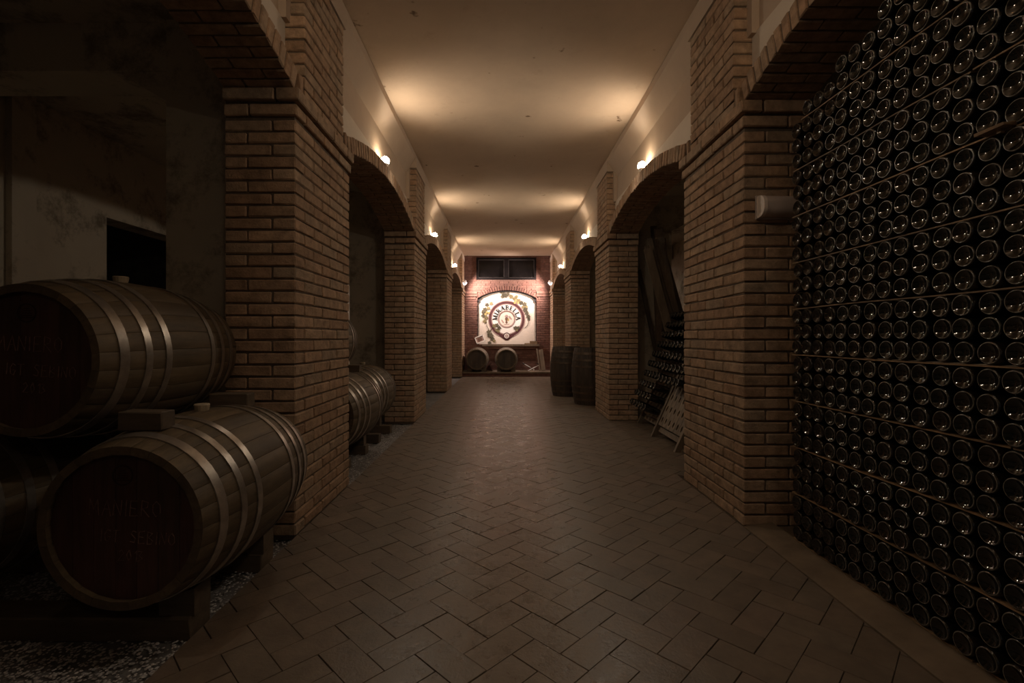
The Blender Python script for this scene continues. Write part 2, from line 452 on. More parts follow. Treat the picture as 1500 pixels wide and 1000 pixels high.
PIER_LAB = {
 (-1, 1): 'tall brown brick pier behind the barrels with writing, nearest on the left',
 (-1, 2): 'brown brick pier second along the left arcade, behind the half-hidden barrels',
 (-1, 3): 'slim-looking brick pier third along the left arcade',
 (-1, 4): 'lit brick pier at the far left corner against the end wall',
 (1, 1): 'tall brick pier beside the wall of bottles, carrying a white lamp box',
 (1, 2): 'brick pier between the riddling racks and the upright dark barrels',
 (1, 3): 'brick pier rising behind the two upright dark barrels',
 (1, 4): 'lit brick pier at the far right corner against the end wall',
 (-1, 0): 'brick pier beside the camera on the left, outside the view',
 (1, 0): 'brick pier beside the camera on the right, outside the view'}
def make_pier(s, k):
    t = thing('brick_pier', PIER_LAB[(s, k)], 'pier', (XF[s], Y0[s]+(k-1)*PITCH, 0), group='brick piers of the arcades')
    rows = pier_rows(s, k)
    core = MB(); e = .009
    def cb(x0, x1, y0, y1, z0, z1):
        X = sorted((s*x0, s*x1)); core.box(X[0], X[1], y0, y1, z0, z1)
    cb(e, PT-.002, e, PD-e, -.02, ZSPR-.004)
    cb(e, PT-.002, .06, PD-.06, ZSPR-.01, ZSPR+.11)
    cb(e, .135, (PD-.64)/2+e, (PD+.64)/2-e, ZSPR, ZPIL+.02)
    core.build('mortar', 'mortar', t)
    joined = k not in (1, 2)
    mb = MB()
    for (x0, x1, y0, y1, z0, z1) in rows:
        if joined:
            X = sorted((s*x0, s*x1)); mb.box(X[0], X[1], y0, y1, z0, z1, random.random(), .001)
        else:
            me = brick_mesh(x1-x0, y1-y0, z1-z0)
            o = meshobj('brick', me, None, t, (s*(x0+x1)/2+random.uniform(-.0015, .0015), (y0+y1)/2, (z0+z1)/2), (random.uniform(-.004, .004), 0, random.uniform(-.006, .006)))
    if joined: mb.build('brickwork', 'brick_far', t, kind='stuff')
    return t
for s in (-1, 1):
    for k in range(0, 5): make_pier(s, k)

# ------------------------------------------------------------------ arches, spandrels, upper walls
TH = math.asin(SPAN/RAD)
def bay_c(s, b): return Y0[s]+(b-1)*PITCH+PD+SPAN
ARCH_LAB = {
 (-1, 0): 'brick arch over the stacked barrels, at the upper left', (1, 0): 'brick arch over the wall of bottles, at the upper right',
 (-1, 1): 'brick arch between first and second left piers', (1, 1): 'brick arch above the riddling racks',
 (-1, 2): 'brick arch between second and third left piers', (1, 2): 'brick arch above the upright dark barrels',
 (-1, 3): 'farthest small brick arch of the left arcade', (1, 3): 'farthest small brick arch of the right arcade'}
def make_arch(s, b):
    yc = bay_c(s, b); zc = ZSPR+RISE-RAD
    t = thing('brick_arch', ARCH_LAB[(s, b)], 'arch', (XF[s], yc, ZSPR), group='brick arches of the arcades')
    zc -= ZSPR
    n = int(round(2*TH*(RAD+RING/2)/.0655))
    mb = MB()
    for i in range(n):
        a = -TH+(i+.5)*2*TH/n; tl = .0555
        segs = [(0, .25), (.259, PT)] if i % 2 else [(0, .118), (.127, PT)]
        for (d0, d1) in segs:
            c = ((s*(d0+d1)/2), (RAD+RING/2)*math.sin(a), zc+(RAD+RING/2)*math.cos(a))
            if b < 2:
                o = meshobj('voussoir', brick_mesh(d1-d0, tl, RING), None, t, (c[0]+random.uniform(-.002, .002), c[1], c[2]+random.uniform(-.002, .002)), (-a+random.uniform(-.01, .01), 0, 0))
            else:
                ca, sa = math.cos(a), math.sin(a)
                mb.obb(c, ((d1-d0)/2, 0, 0), (0, ca*tl/2, -sa*tl/2), (0, sa*RING/2, ca*RING/2), random.random())
    if b >= 2: mb.build('brickwork', 'brick_far', t, kind='stuff')
    # mortar ring, slightly recessed
    mm = MB(); N = 28; e = .007
    vs = []; fs = []
    for i in range(N+1):
        a = -TH+2*TH*i/N
        for (x, r) in ((e, RAD+e), (e, RAD+RING-e), (PT-e, RAD+RING-e), (PT-e, RAD+e)):
            vs.append((s*x, r*math.sin(a), zc+r*math.cos(a)))
    for i in range(N):
        for q in range(4): fs.append((i*4+q, i*4+(q+1) % 4, (i+1)*4+(q+1) % 4, (i+1)*4+q))
    fs += [(0, 1, 2, 3), (N*4+3, N*4+2, N*4+1, N*4)]
    mm.add(vs, fs); mm.build('mortar', 'mortar', t)
for s in (-1, 1):
    for b in range(0, 4): make_arch(s, b)
ZSP = 2.81; ZFB = ZCEIL-.075
T_SP, T_UP, T_FA = .11, .125, .012
ZHA = 3.115
for s in (-1, 1):
    side = 'left' if s < 0 else 'right'
    mb = MB(); X = lambda t_: XF[s]+s*t_
    def bx(t0, t1, y0, y1, z0, z1):
        a, b_ = sorted((X(t0), X(t1))); mb.box(a, b_, y0, y1, z0, z1)
    for b in range(-1, 4):
        yc = bay_c(s, b); zc = ZSPR+RISE-RAD
        ya, yb = yc-SPAN-.1225, yc+SPAN+.1225
        N = 30; poly = []
        for i in range(N+1):
            y = ya+(yb-ya)*i/N; d = y-yc
            z = zc+math.sqrt((RAD+RING*.55)**2-d*d)
            poly.append((y, z))
        poly += [(yb, ZSP), (ya, ZSP)]
        # spandrel as quads
        vs = []; fs = []
        for i in range(N+1):
            y, z = poly[i]
            for t_ in (T_SP, PT-.01):
                vs += [(X(t_), y, z), (X(t_), y, ZSP)]
        for i in range(N):
            p = i*4; q = p+4
            fs += [(p, q, q+1, p+1), (p+2, p+3, q+3, q+2), (p+1, q+1, q+3, p+3), (p, p+2, q+2, q)]
        fs += [(0, 1, 3, 2), (N*4, N*4+2, N*4+3, N*4+1)]
        mb.add(vs, fs)
    o = mb.build('wall_'+side, 'plaster'); o['kind'] = 'structure'
    mb = MB()
    for b in range(-1, 4):
        yc = bay_c(s, b); ya, yb = yc-SPAN-.1225, yc+SPAN+.1225
        # recessed upper panel and plaster jambs round the pilasters
        bx(T_UP, PT+.02, ya, yb, ZSP-.02, ZCEIL+.02)
        bx(.082, T_UP+.01, ya-.02, ya+.05, ZSP-.01, ZCEIL+.02)
        bx(.082, T_UP+.01, yb-.05, yb+.02, ZSP-.01, ZCEIL+.02)
    for k in range(0, 5):
        y = Y0[s]+(k-1)*PITCH
        bx(.128, PT, y+.11, min(y+PD-.11, YEND), ZSPR+.1, ZCEIL+.02)
    o = mb.build('trim_'+('3' if s < 0 else '4'), 'peach'); o['kind'] = 'structure'
    mb = MB()
    mb.prism([(X(T_FA), ZCEIL+.02), (X(T_FA), ZFB), (X(T_UP), ZHA), (X(PT+.02), ZHA), (X(PT+.02), ZCEIL+.02)], 'y', -4, YEND)
    for k in range(0, 5):
        y = Y0[s]+(k-1)*PITCH; pw = .64
        bx(-.006, .14, y+(PD-pw)/2-.035, min(y+(PD+pw)/2+.035, YEND), ZPIL+.004, ZFB+.01)
    o = mb.build('trim_'+('1' if s < 0 else '2'), 'peach'); o['kind'] = 'structure'
# ceiling over the aisle, side aisle roofs, outer and rear walls
def cyl_ceiling():
    mb = MB(); nx, ny = 30, 160; vs = []; fs = []
    for j in range(ny+1):
        for i in range(nx+1):
            vs.append((-1.6+3.4*i/nx, -4+18*j/ny, ZCEIL))
    for j in range(ny):
        for i in range(nx): fs.append((j*(nx+1)+i, (j+1)*(nx+1)+i, (j+1)*(nx+1)+i+1, j*(nx+1)+i+1))
    mb.box(-1.6, 1.8, -4, 14, ZCEIL, ZCEIL+.2)
    return mb
o = cyl_ceiling_ = MB().box(-1.6, 1.9, -4, 14.2, ZCEIL, ZCEIL+.2).build('ceiling', 'ceiling'); o['kind'] = 'structure'
for s, n in ((-1, 'left'), (1, 'right')):
    xo = -3.75 if s < 0 else 3.5
    a, b_ = sorted((XF[s]+s*.36, xo+s*.3))
    o = MB().box(a, b_, -4, 14.2, 2.95, 3.2).build('ceiling_side_'+n, 'side_plaster'); o['kind'] = 'structure'
    mb = MB(); a, b_ = sorted((xo, xo+s*.25))
    if s > 0: mb.box(a, b_, -4, 14.2, -.1, 3.0)
    else:       # doorway past the barrels
        mb.box(a, b_, -4, 4.52, -.1, 3.0); mb.box(a, b_, 5.80, 14.2, -.1, 3.0); mb.box(a, b_, 4.52, 5.80, 2.19, 3.0)
    if s < 0:
        for k in (1,): mb.box(xo, xo+.05, 3.60, 3.79, -.05, 2.95)
    o = mb.build('wall_outer_'+n, 'side_plaster'); o['kind'] = 'structure'
o = MB().box(-5.4, -5.3, 4.1, 6.2, -.1, 2.6).box(-5.4, -4.0, 4.0, 4.1, -.1, 2.6).box(-5.4, -4.0, 6.2, 6.3, -.1, 2.6).box(-5.4, -4.0, 4.1, 6.2, 2.5, 2.6).build('wall_passage', 'earth'); o['kind'] = 'structure'
o = MB().box(-4.1, -1.2, -4.2, -4, -.1, 3.4).box(1.45, 3.8, -4.2, -4, -.1, 3.4).box(-1.2, 1.45, -4.2, -4, 2.7, 3.4).build('wall_rear', 'side_plaster'); o['kind'] = 'structure'  # wide opening added in the unseen rear wall to admit soft fill
# plaster stub piers and cross beams of the side aisles
for s in (-1, 1):
    for k in range(1, 4):
        y = Y0[s]+(k-1)*PITCH
        t = thing('plaster_pier', '%s beige plaster pier standing behind the %s brick pier on the %s' % (
            ('square', 'plain', 'distant')[k-1], ORD[k], 'left' if s < 0 else 'right'), 'pier', (XF[s]+s*.38, y+.32, 0), group='plaster piers behind the arcades')
        X = lambda a, b_: sorted((s*a, s*b_))
        mb = MB(); a = X(.0, .53); mb.box(a[0], a[1], 0, .36, -.06, 2.95); mb.build('shaft', 'side_plaster', t)
        mb = MB(); a = X(.52, .80); p = [(s*.52, 2.47), (s*.62, 2.52), (s*.72, 2.58), (s*.80, 2.66), (s*.52, 2.66)]
        mb.prism(p, 'y', .04, .32); mb.build('corbel', 'side_plaster', t)
        mb = MB(); a = X(.40, 2.26 if s < 0 else 1.76); mb.box(a[0], a[1], .03, .33, 2.66, 2.97); mb.build('cross_beam', 'side_plaster', t)

# ------------------------------------------------------------------ end wall
ew = bpy.data.objects.new('wall_end', None); link(ew); ew['kind'] = 'structure'; ew.location = (0, YEND, 0)
EX0, EX1 = -1.14, 1.37
NX0, NX1, NZ0 = -.735, .955, .862           # painted niche
NC_, NSP, NTOP = (NX0+NX1)/2, 2.17, 2.40
nhw = (NX1-NX0)/2; nr = (nhw*nhw+(NTOP-NSP)**2)/(2*(NTOP-NSP)); ncz = NTOP-nr
def ntop(x): return ncz+math.sqrt(max(0, nr*nr-(x-NC_)**2))
WX0, WX1, WZ0, WZ1 = -.765, .945, 2.70, 3.33
mb = MB()      # mortar backing pieces round the niche and window
mb.box(EX0, NX0, .012, .3, -.05, ZCEIL); mb.box(NX1, EX1, .012, .3, -.05, ZCEIL)
mb.box(NX0-.01, NX1+.01, .012, .3, -.05, NZ0)
N = 24
for i in range(N):
    x0 = NX0+(NX1-NX0)*i/N; x1 = NX0+(NX1-NX0)*(i+1)/N
    mb.prism([(x0, ntop(x0)), (x1, ntop(x1)), (x1, WZ0+.01), (x0, WZ0+.01)], 'y', .012, .3)
mb.box(NX0-.03, NX1+.01, .012, .3, WZ1, ZCEIL)
mb.build('mortar', 'mortar_end', ew)
mb = MB(); r = 0; z = 0
while z < ZCEIL-.03:
    z1 = z+CH-.009; x = EX0-.13*(r % 2)
    while x < EX1:
        xa, xb = max(x, EX0), min(x+.25, EX1); zm = (z+z1)/2
        segs = [(xa, xb)]
        if WZ0-.01 < zm < WZ1+.01:
            segs = [(xa, min(xb, WX0)), (max(xa, WX1), xb)]
        elif NZ0-.02 < zm < NTOP+.14:
            # soldier arch band keeps clear of coursed bricks
            def lim(side):
                if zm < NSP: return NX0 if side < 0 else NX1
                rr = nr+.125; h = zm-ncz
                if h >= rr: return NC_
                hw = min(math.sqrt(rr*rr-h*h), nhw+.05) if zm > NSP else nhw
                return NC_-hw if side < 0 else NC_+hw
            segs = [(xa, min(xb, lim(-1))), (max(xa, lim(1)), xb)]
        for a, b_ in segs:
            if b_-a > .02: mb.box(a, b_, -.002 if not (2.20 < zm < 2.34 and False) else -.02, .1, z, z1, random.random(), .0012)
        x += .26
    z += CH; r += 1
# soldier course over the niche
ang = math.asin(nhw/nr); n = int(2*ang*nr/.066)
for i in range(n):
    a = -ang+(i+.5)*2*ang/n; rr = nr+.065; c = (NC_+rr*math.sin(a), .045, ncz+rr*math.cos(a))
    mb.obb(c, (math.cos(a)*.028, 0, -math.sin(a)*.028), (0, .052, 0), (math.sin(a)*.058, 0, math.cos(a)*.058), random.random())
for zz in (2.22, 2.30):       # two proud capital courses
    mb.box(EX0, NX0, -.02, .05, zz, zz+.06, .4); mb.box(NX1, EX1, -.02, .05, zz, zz+.06, .6)
mb.build('brickwork', 'brick_endj', ew, kind='stuff')
mb = MB(); mb.box(NX0-.02, NX1+.03, .10, .3, NZ0-.05, NTOP+.05); mb.build('niche_back', 'mortar_end', ew)
# window
wn = bpy.data.objects.new('window_1', None); link(wn); wn['kind'] = 'structure'; wn.location = (0, YEND, 0)
mb = MB(); fw = .055; xm = (WX0+WX1)/2
mb.box(WX0, WX1, -.03, .06, WZ0, WZ0+fw); mb.box(WX0, WX1, -.03, .06, WZ1-fw, WZ1)
mb.box(WX0, WX0+fw, -.03, .06, WZ0+fw, WZ1-fw); mb.box(WX1-fw, WX1, -.03, .06, WZ0+fw, WZ1-fw)
mb.box(xm-.06, xm+.06, -.03, .06, WZ0+fw, WZ1-fw)
mb.build('window_frame', 'frame', wn)
for a, b_ in ((WX0+fw, xm-.06), (xm+.06, WX1-fw)):
    mb = MB(); t_ = .014; c, d = WZ0+fw, WZ1-fw
    mb.box(a, b_, -.01, .02, c, c+t_); mb.box(a, b_, -.01, .02, d-t_, d); mb.box(a, a+t_, -.01, .02, c, d); mb.box(b_-t_, b_, -.01, .02, c, d)
    mb.build('bead', 'frame_line', wn)
    MB().box(a, b_, .02, .03, c, d).build('pane', 'pane', wn)
MB().box(WX0, WX1, .06, .3, WZ0, WZ1).build('reveal', 'frame', wn)

# mural
mu = thing('mural', 'cream painted mural with a round maroon emblem reading MIRABELLA and vine leaves', 'mural', (NC_-.008, YEND+.085, 1.578))
def disc(r0, r1, n=64, a0=0, a1=2*math.pi, y=0, th=.004, cx=0, cz=0):
    mb = MB(); vs = []; fs = []; full = abs(a1-a0-2*math.pi) < 1e-6
    m = n if full else n+1
    for i in range(m):
        a = a0+(a1-a0)*i/n; c, d = math.cos(a), math.sin(a)
        vs += [(cx+r0*c, y, cz+r0*d), (cx+r1*c, y, cz+r1*d), (cx+r0*c, y-th, cz+r0*d), (cx+r1*c, y-th, cz+r1*d)]
    for i in range(n):
        p = i*4; q = ((i+1) % m)*4
        fs += [(p+2, p+3, q+3, q+2), (p+1, q+1, q+3, p+3), (p, p+2, q+2, q)]
    mb.add(vs, fs); return mb
# ground panel follows the niche arch
mb = MB(); poly = [(NX0-mu.location.x, NZ0-1.578), (NX1-mu.location.x, NZ0-1.578)]
for i in range(21):
    x = NX1+(NX0-NX1)*i/20; poly.append((x-mu.location.x, ntop(x)-1.578+.01))
mb.prism(poly, 'y', 0, .015); mb.build('ground', 'cream', mu)
# dark painted edge line under the brick arch and down the sides
mb = MB()
for i in range(20):
    x0 = NX0+(NX1-NX0)*i/20-mu.location.x; x1 = NX0+(NX1-NX0)*(i+1)/20-mu.location.x
    a, b_ = ntop(x0+mu.location.x)-1.578, ntop(x1+mu.location.x)-1.578
    mb.prism([(x0, a-.03), (x1, b_-.03), (x1, b_+.005), (x0, a+.005)], 'y', -.05, 0)
for x in (NX0, NX1-.02): mb.box(x-mu.location.x, x+.02-mu.location.x, -.05, 0, NZ0-1.578, NSP-1.578)
mb.build('border', 'p_black', mu)
for sgn, xx in ((1, NX0+.02), (-1, NX1-.02)):   # small brackets in the upper corners
    x = xx-mu.location.x; z = NSP-1.578
    mb = MB(); mb.prism([(x, z+.02), (x+sgn*.10, z+.05), (x+sgn*.09, z-.01), (x+sgn*.05, z-.03), (x+sgn*.045, z-.09), (x, z-.12)], 'y', -.04, 0)
    mb.build('corner_bracket', 'p_black', mu)
R = .52
disc(0, R*.80, y=-.001).build('emblem_field', 'p_white', mu)
G = math.radians(22)   # the band is open at the bottom, round the medallion
disc(R*.985, R*1.03, y=-.002).build('outer_line', 'p_taupe', mu)
disc(R*.855, R*.985, y=-.002, a0=-math.pi/2+G*.7, a1=1.5*math.pi-G*.7).build('emblem_band', 'p_maroon', mu)
disc(R*.80, R*.855, y=-.002).build('inner_line', 'p_taupe', mu)
disc(R*.40, R*.47, y=-.004).build('inner_ring', 'p_taupe', mu)
disc(R*.475, R*.49, y=-.004).build('inner_ring', 'p_brown', mu)
# scalloped dots on the inner ring
mb = MB()
for i in range(18):
    a = math.radians(20+i*140/17); mb.box(R*.435*math.cos(a)-.008, R*.435*math.cos(a)+.008, -.011, -.006, R*.435*math.sin(a)-.012, R*.435*math.sin(a)+.012)
mb.build('ring_lettering', 'p_brown', mu)
# bottom medallion and band ends
mb = disc(0, R*.175, y=-.008, cz=-R*.92); mb.build('medallion', 'p_white', mu)
disc(R*.135, R*.185, y=-.010, cz=-R*.92).build('medallion_ring', 'p_maroon', mu)
disc(R*.03, R*.09, y=-.012, cz=-R*.92).build('medallion_scroll', 'p_taupe', mu)
for sg in (-1, 1):
    mb = MB(); mb.prism([(sg*R*.17, -R*.86), (sg*R*.46, -R*.80), (sg*R*.40, -R*.93), (sg*R*.16, -R*1.10), (sg*R*.10, -R*1.12)], 'y', -.007, -.002)
    mb.build('band_end', 'p_maroon', mu)
mb = MB(); mb.prism([(-R*.17, -R*1.07), (R*.17, -R*1.07), (R*.10, -R*1.16), (-R*.10, -R*1.16)], 'y', -.007, -.002); mb.build('band_tie', 'p_maroon', mu)
# letters: thick and thin strokes with slab serifs, unit height 1
def arcpts(cx, cy, rx, ry, a0, a1, n=8): return [(cx+rx*math.cos(math.radians(a0+(a1-a0)*i/n)), cy+ry*math.sin(math.radians(a0+(a1-a0)*i/n))) for i in range(n+1)]
TK, TN = .27, .11
def serif(x, y, w_=.34): return ([(x-w_/2, y), (x+w_/2, y)], .085)
GL = {
 'M': (1.05, [([(.16, .04), (.16, .96)], TN), ([(.14, .96), (.52, .05)], TK), ([(.52, .05), (.88, .96)], TN), ([(.90, .04), (.90, .96)], TK), serif(.16, .045), serif(.90, .045, .38), serif(.10, .955, .28), serif(.95, .955, .28)]),
 'I': (.42, [([(.21, .04), (.21, .96)], TK), serif(.21, .045, .42), serif(.21, .955, .42)]),
 'R': (.85, [([(.22, .04), (.22, .96)], TK), (arcpts(.38, .73, .30, .225, 100, -90), .12), ([(.22, .95), (.40, .95)], .09), ([(.22, .51), (.40, .51)], .08), ([(.45, .50), (.76, .05)], TK), serif(.22, .045, .42), serif(.78, .045, .26), serif(.14, .955, .28)]),
 'A': (.90, [([(.12, .04), (.45, .97)], TN), ([(.45, .97), (.74, .04)], TK), ([(.24, .36), (.62, .36)], .085), serif(.13, .045, .30), serif(.74, .045, .38)]),
 'B': (.80, [([(.22, .04), (.22, .96)], TK), (arcpts(.38, .74, .26, .215, 95, -90), .12), (arcpts(.38, .28, .32, .24, 90, -95), .13), ([(.20, .95), (.40, .95)], .085), ([(.22, .52), (.40, .52)], .08), ([(.20, .05), (.40, .05)], .085), serif(.12, .045, .24), serif(.12, .955, .24)]),
 'E': (.74, [([(.22, .04), (.22, .96)], TK), ([(.12, .95), (.66, .95)], .085), ([(.22, .51), (.50, .51)], .08), ([(.12, .05), (.68, .05)], .085), ([(.64, .95), (.64, .74)], .08), ([(.66, .05), (.66, .28)], .08), ([(.50, .40), (.50, .62)], .07)]),
 'L': (.70, [([(.22, .04), (.22, .96)], TK), serif(.22, .955, .42), ([(.10, .05), (.64, .05)], .085), ([(.62, .05), (.62, .30)], .08)])}
def strokes(mb, pts, wd, tf):
    for (a, b_) in zip(pts[:-1], pts[1:]):
        dx, dy = b_[0]-a[0], b_[1]-a[1]; L = math.hypot(dx, dy) or 1
        nx, ny = -dy/L*wd/2, dx/L*wd/2; ex, ey = dx/L*wd*.12, dy/L*wd*.12
        q = [(a[0]+nx-ex, a[1]+ny-ey), (a[0]-nx-ex, a[1]-ny-ey), (b_[0]-nx+ex, b_[1]-ny+ey), (b_[0]+nx+ex, b_[1]+ny+ey)]
        q = [tf(*p) for p in q]
        vs = [(p[0], 0, p[1]) for p in q]+[(p[0], -.004, p[1]) for p in q]
        mb.add(vs, [(4, 5, 6, 7)]+[(i, (i+1) % 4, 4+(i+1) % 4, 4+i) for i in range(4)])
word = 'MIRABELLA'; LH = R*.25; rbase = R*.52; gap = .10
tot = sum(GL[c][0] for c in word)+gap*(len(word)-1)
angt = math.radians(192); pos = 0
for c in word:
    wd_ = GL[c][0]; ac = math.pi/2+angt/2-angt*(pos+wd_/2)/tot; pos += wd_+gap
    mb = MB(); ux, uz = math.sin(ac), -math.cos(ac); rx, rz = math.cos(ac), math.sin(ac)
    kx = LH*1.0
    def tf(x, y): return ((x-wd_/2)*kx*ux+(rbase+y*LH)*rx, (x-wd_/2)*kx*uz+(rbase+y*LH)*rz)
    for pts, ww in GL[c][1]: strokes(mb, pts, ww, tf)
    mb.build('letter', 'p_black', mu, loc=(0, -.006, 0))
# small seated figure with goblet and wings inside the inner ring, as soft painted patches
def blob(name, m, pts, y=-.007): mb = MB(); mb.prism([(p[0]*R, p[1]*R) for p in pts], 'y', y-.003, y); return mb.build(name, m, mu)
disc(0, R*.40, y=-.003).build('inner_field', 'cream', mu)
blob('figure_patch', 'p_brown', [(-.10, .02), (-.06, .10), (.02, .12), (.08, .06), (.05, -.02), (.02, -.10), (.06, -.20), (0, -.26), (-.07, -.20), (-.05, -.10)])
blob('figure_patch', 'p_taupe', [(-.12, .16), (-.04, .25), (.06, .23), (.10, .14), (.02, .10), (-.07, .10)])
blob('figure_patch', 'p_taupe', [(.10, .12), (.16, .20), (.30, .02), (.26, -.04), (.18, .02)])
blob('figure_patch', 'p_taupe', [(-.30, -.02), (-.24, -.04), (-.14, -.18), (-.20, -.22), (-.27, -.12)])
blob('figure_patch', 'p_gold', [(.05, .02), (.12, .06), (.14, -.06), (.08, -.12), (.04, -.08)])
blob('figure_patch', 'p_taupe', [(-.16, -.26), (0, -.28), (.16, -.25), (.10, -.30), (-.10, -.31)])
# vine leaves and grapes
def leaf(x, z, r_, rot, m):
    pts = []
    for i in range(15):
        a = rot+2*math.pi*i/15; k = 1 if i % 3 == 0 else (.62 if i % 3 == 1 else .78)
        pts.append((x+r_*k*math.cos(a), z+r_*k*math.sin(a)))
    mb = MB(); yy = -random.uniform(.006, .014)
    mb.prism(pts, 'y', yy-.003, yy); return mb.build('vine_leaf', m, mu)
def px(x, y): return ((x-737)*YEND/700-mu.location.x, 1.055+(494-y)*YEND/700-1.578)
lv = [(737, 429, 4.0, 'd'), (741, 432, 4.2, 'd'), (744, 430, 3.2, 'd'), (736, 434, 3.0, 'd'), (749, 434, 3.6, 'l'), (754, 437, 3.2, 'l'), (760, 440, 3.8, 'l'), (757, 434, 2.8, 'l'), (764, 443, 3.6, 'd'),
      (769, 445, 3.6, 'd'), (767, 449, 3.0, 'l'), (770, 453, 4.0, 'd'), (772, 458, 3.4, 'd'), (774, 463, 3.6, 'd'), (771, 449, 3.0, 'l'), (775, 467, 2.6, 'd'),
      (713, 446, 3.4, 'd'), (719, 444, 3.0, 'l'), (710, 453, 3.8, 'd'), (715, 451, 3.0, 'l'), (708, 456, 3.2, 'd'), (708, 462, 3.6, 'd'), (712, 465, 3.2, 'l'), (710, 470, 3.4, 'l'),
      (724, 477, 3.6, 'l'), (728, 476, 3.4, 'd'), (731, 480, 3.6, 'd'), (727, 483, 2.8, 'l'), (730, 485, 2.8, 'l'), (755, 480, 3.4, 'd'), (759, 480, 3.2, 'd'), (757, 483, 2.4, 'l'),
      (716, 486, 4.0, 'd'), (719, 491, 4.4, 'd'), (721, 496, 3.8, 'd'), (716, 491, 3.2, 'd'), (724, 499, 2.6, 'l'), (717, 502, 3.2, 'd')]
for (x, y, r_, k) in lv:
    a, b_ = px(x, y); leaf(a, b_, r_*YEND/700, random.uniform(0, 6), 'p_leaf' if k == 'l' else 'p_leafd')
for (x, y) in [(756, 440), (754, 443), (759, 443), (713, 457), (711, 460), (716, 458)]:
    a, b_ = px(x, y); disc(0, .035, 12, y=-.012, cx=a, cz=b_).build('grape', 'p_gold', mu)
for pts in ([(712, 470), (713, 477), (716, 482)], [(775, 470), (773, 476), (769, 480)], [(722, 478), (718, 484), (714, 490)]):
    mb = MB(); mb.tube([(*[px(*p)[0]], -.008, px(*p)[1]) for p in pts], .008, 5); mb.build('vine_stem', 'p_leafd', mu)

# ledge, plinth and things at the end wall
t = thing('niche_ledge', 'dark wooden ledge under the painted mural', 'ledge', (0, YEND, NZ0))
MB().box(-.60, 1.03, -.10, .08, -.055, 0).build('shelf', 'board', t)
MB().box(-.55, .98, -.05, .02, -.13, -.055).build('apron', 'brick_end', t)
t = thing('end_plinth', 'low stone plinth running along the foot of the end wall', 'plinth', ((EX0+EX1)/2, 12.86, 0))
wd_ = (EX1-EX0)/2
MB().box(-wd_, wd_, 0, .785, -.02, .085).build('base', 'brick_end', t)
MB().box(-wd_-.01, wd_+.01, -.02, .785, .085, .125).build('capping', 'concrete', t)
t = thing('picture_card', 'square framed picture card leaning on the ledge left of the emblem', 'picture', (-.66, YEND-.03, 1.0), (math.radians(-8), math.radians(-22), 0))
MB().box(-.13, .13, -.012, .0, -.10, .10).build('backing', 'p_taupe', t)
for a in ((-.13, .13, .075, .10), (-.13, .13, -.10, -.075), (-.13, -.105, -.10, .10), (.105, .13, -.10, .10)):
    MB().box(a[0], a[1], -.025, 0, a[2], a[3]).build('frame_side', 'p_white', t)
MB().box(-.06, .06, -.016, -.01, -.05, .05).build('print', 'p_brown', t)
t = thing('wooden_block', 'small tan wooden block on the ledge at the lower right of the mural', 'block', (.85, YEND-.04, NZ0))
MB().box(-.09, .12, -.03, .04, 0, .09).build('upper_block', 'lath', t); MB().box(-.24, -.09, -.03, .04, 0, .03).build('lower_slat', 'lath', t)
t = thing('leaning_plank', 'pale narrow plank leaning against the right end of the end wall', 'plank', (1.02, 13.25, .125), (math.radians(-12), math.radians(-7), 0))
MB().box(-.018, .018, -.012, .012, 0, .63).build('board', 'rackwood', t); MB().box(.04, .16, .0, .03, 0, .60).build('dark_board', 'board', t)
for i, (x0, z0, x1, z1) in enumerate([(.62, .30, .86, .16), (1.02, .30, .72, .14)]):
    t = thing('bent_handle', ('pale bent metal handle on the plinth, left one of a crossed pair', 'pale bent metal handle on the plinth, right one of a crossed pair')[i], 'handle', ((x0+x1)/2, 13.25+.04*i, .125))
    mb = MB(); cx = (x0+x1)/2
    mb.tube([(x0-cx-.05, 0, z0-.10), (x0-cx, 0, z0-.13), ((x0+x1)/2-cx, -.01, (z0+z1)/2-.125), (x1-cx, 0, z1-.125), (x1-cx-.02, 0, .0)], .014, 7); mb.build('bar', 'white_metal', t)
    MB().tube([(x0-cx-.08, 0, z0-.08), (x0-cx-.03, 0, z0-.115)], .02, 7).build('grip', 'frame_line', t)

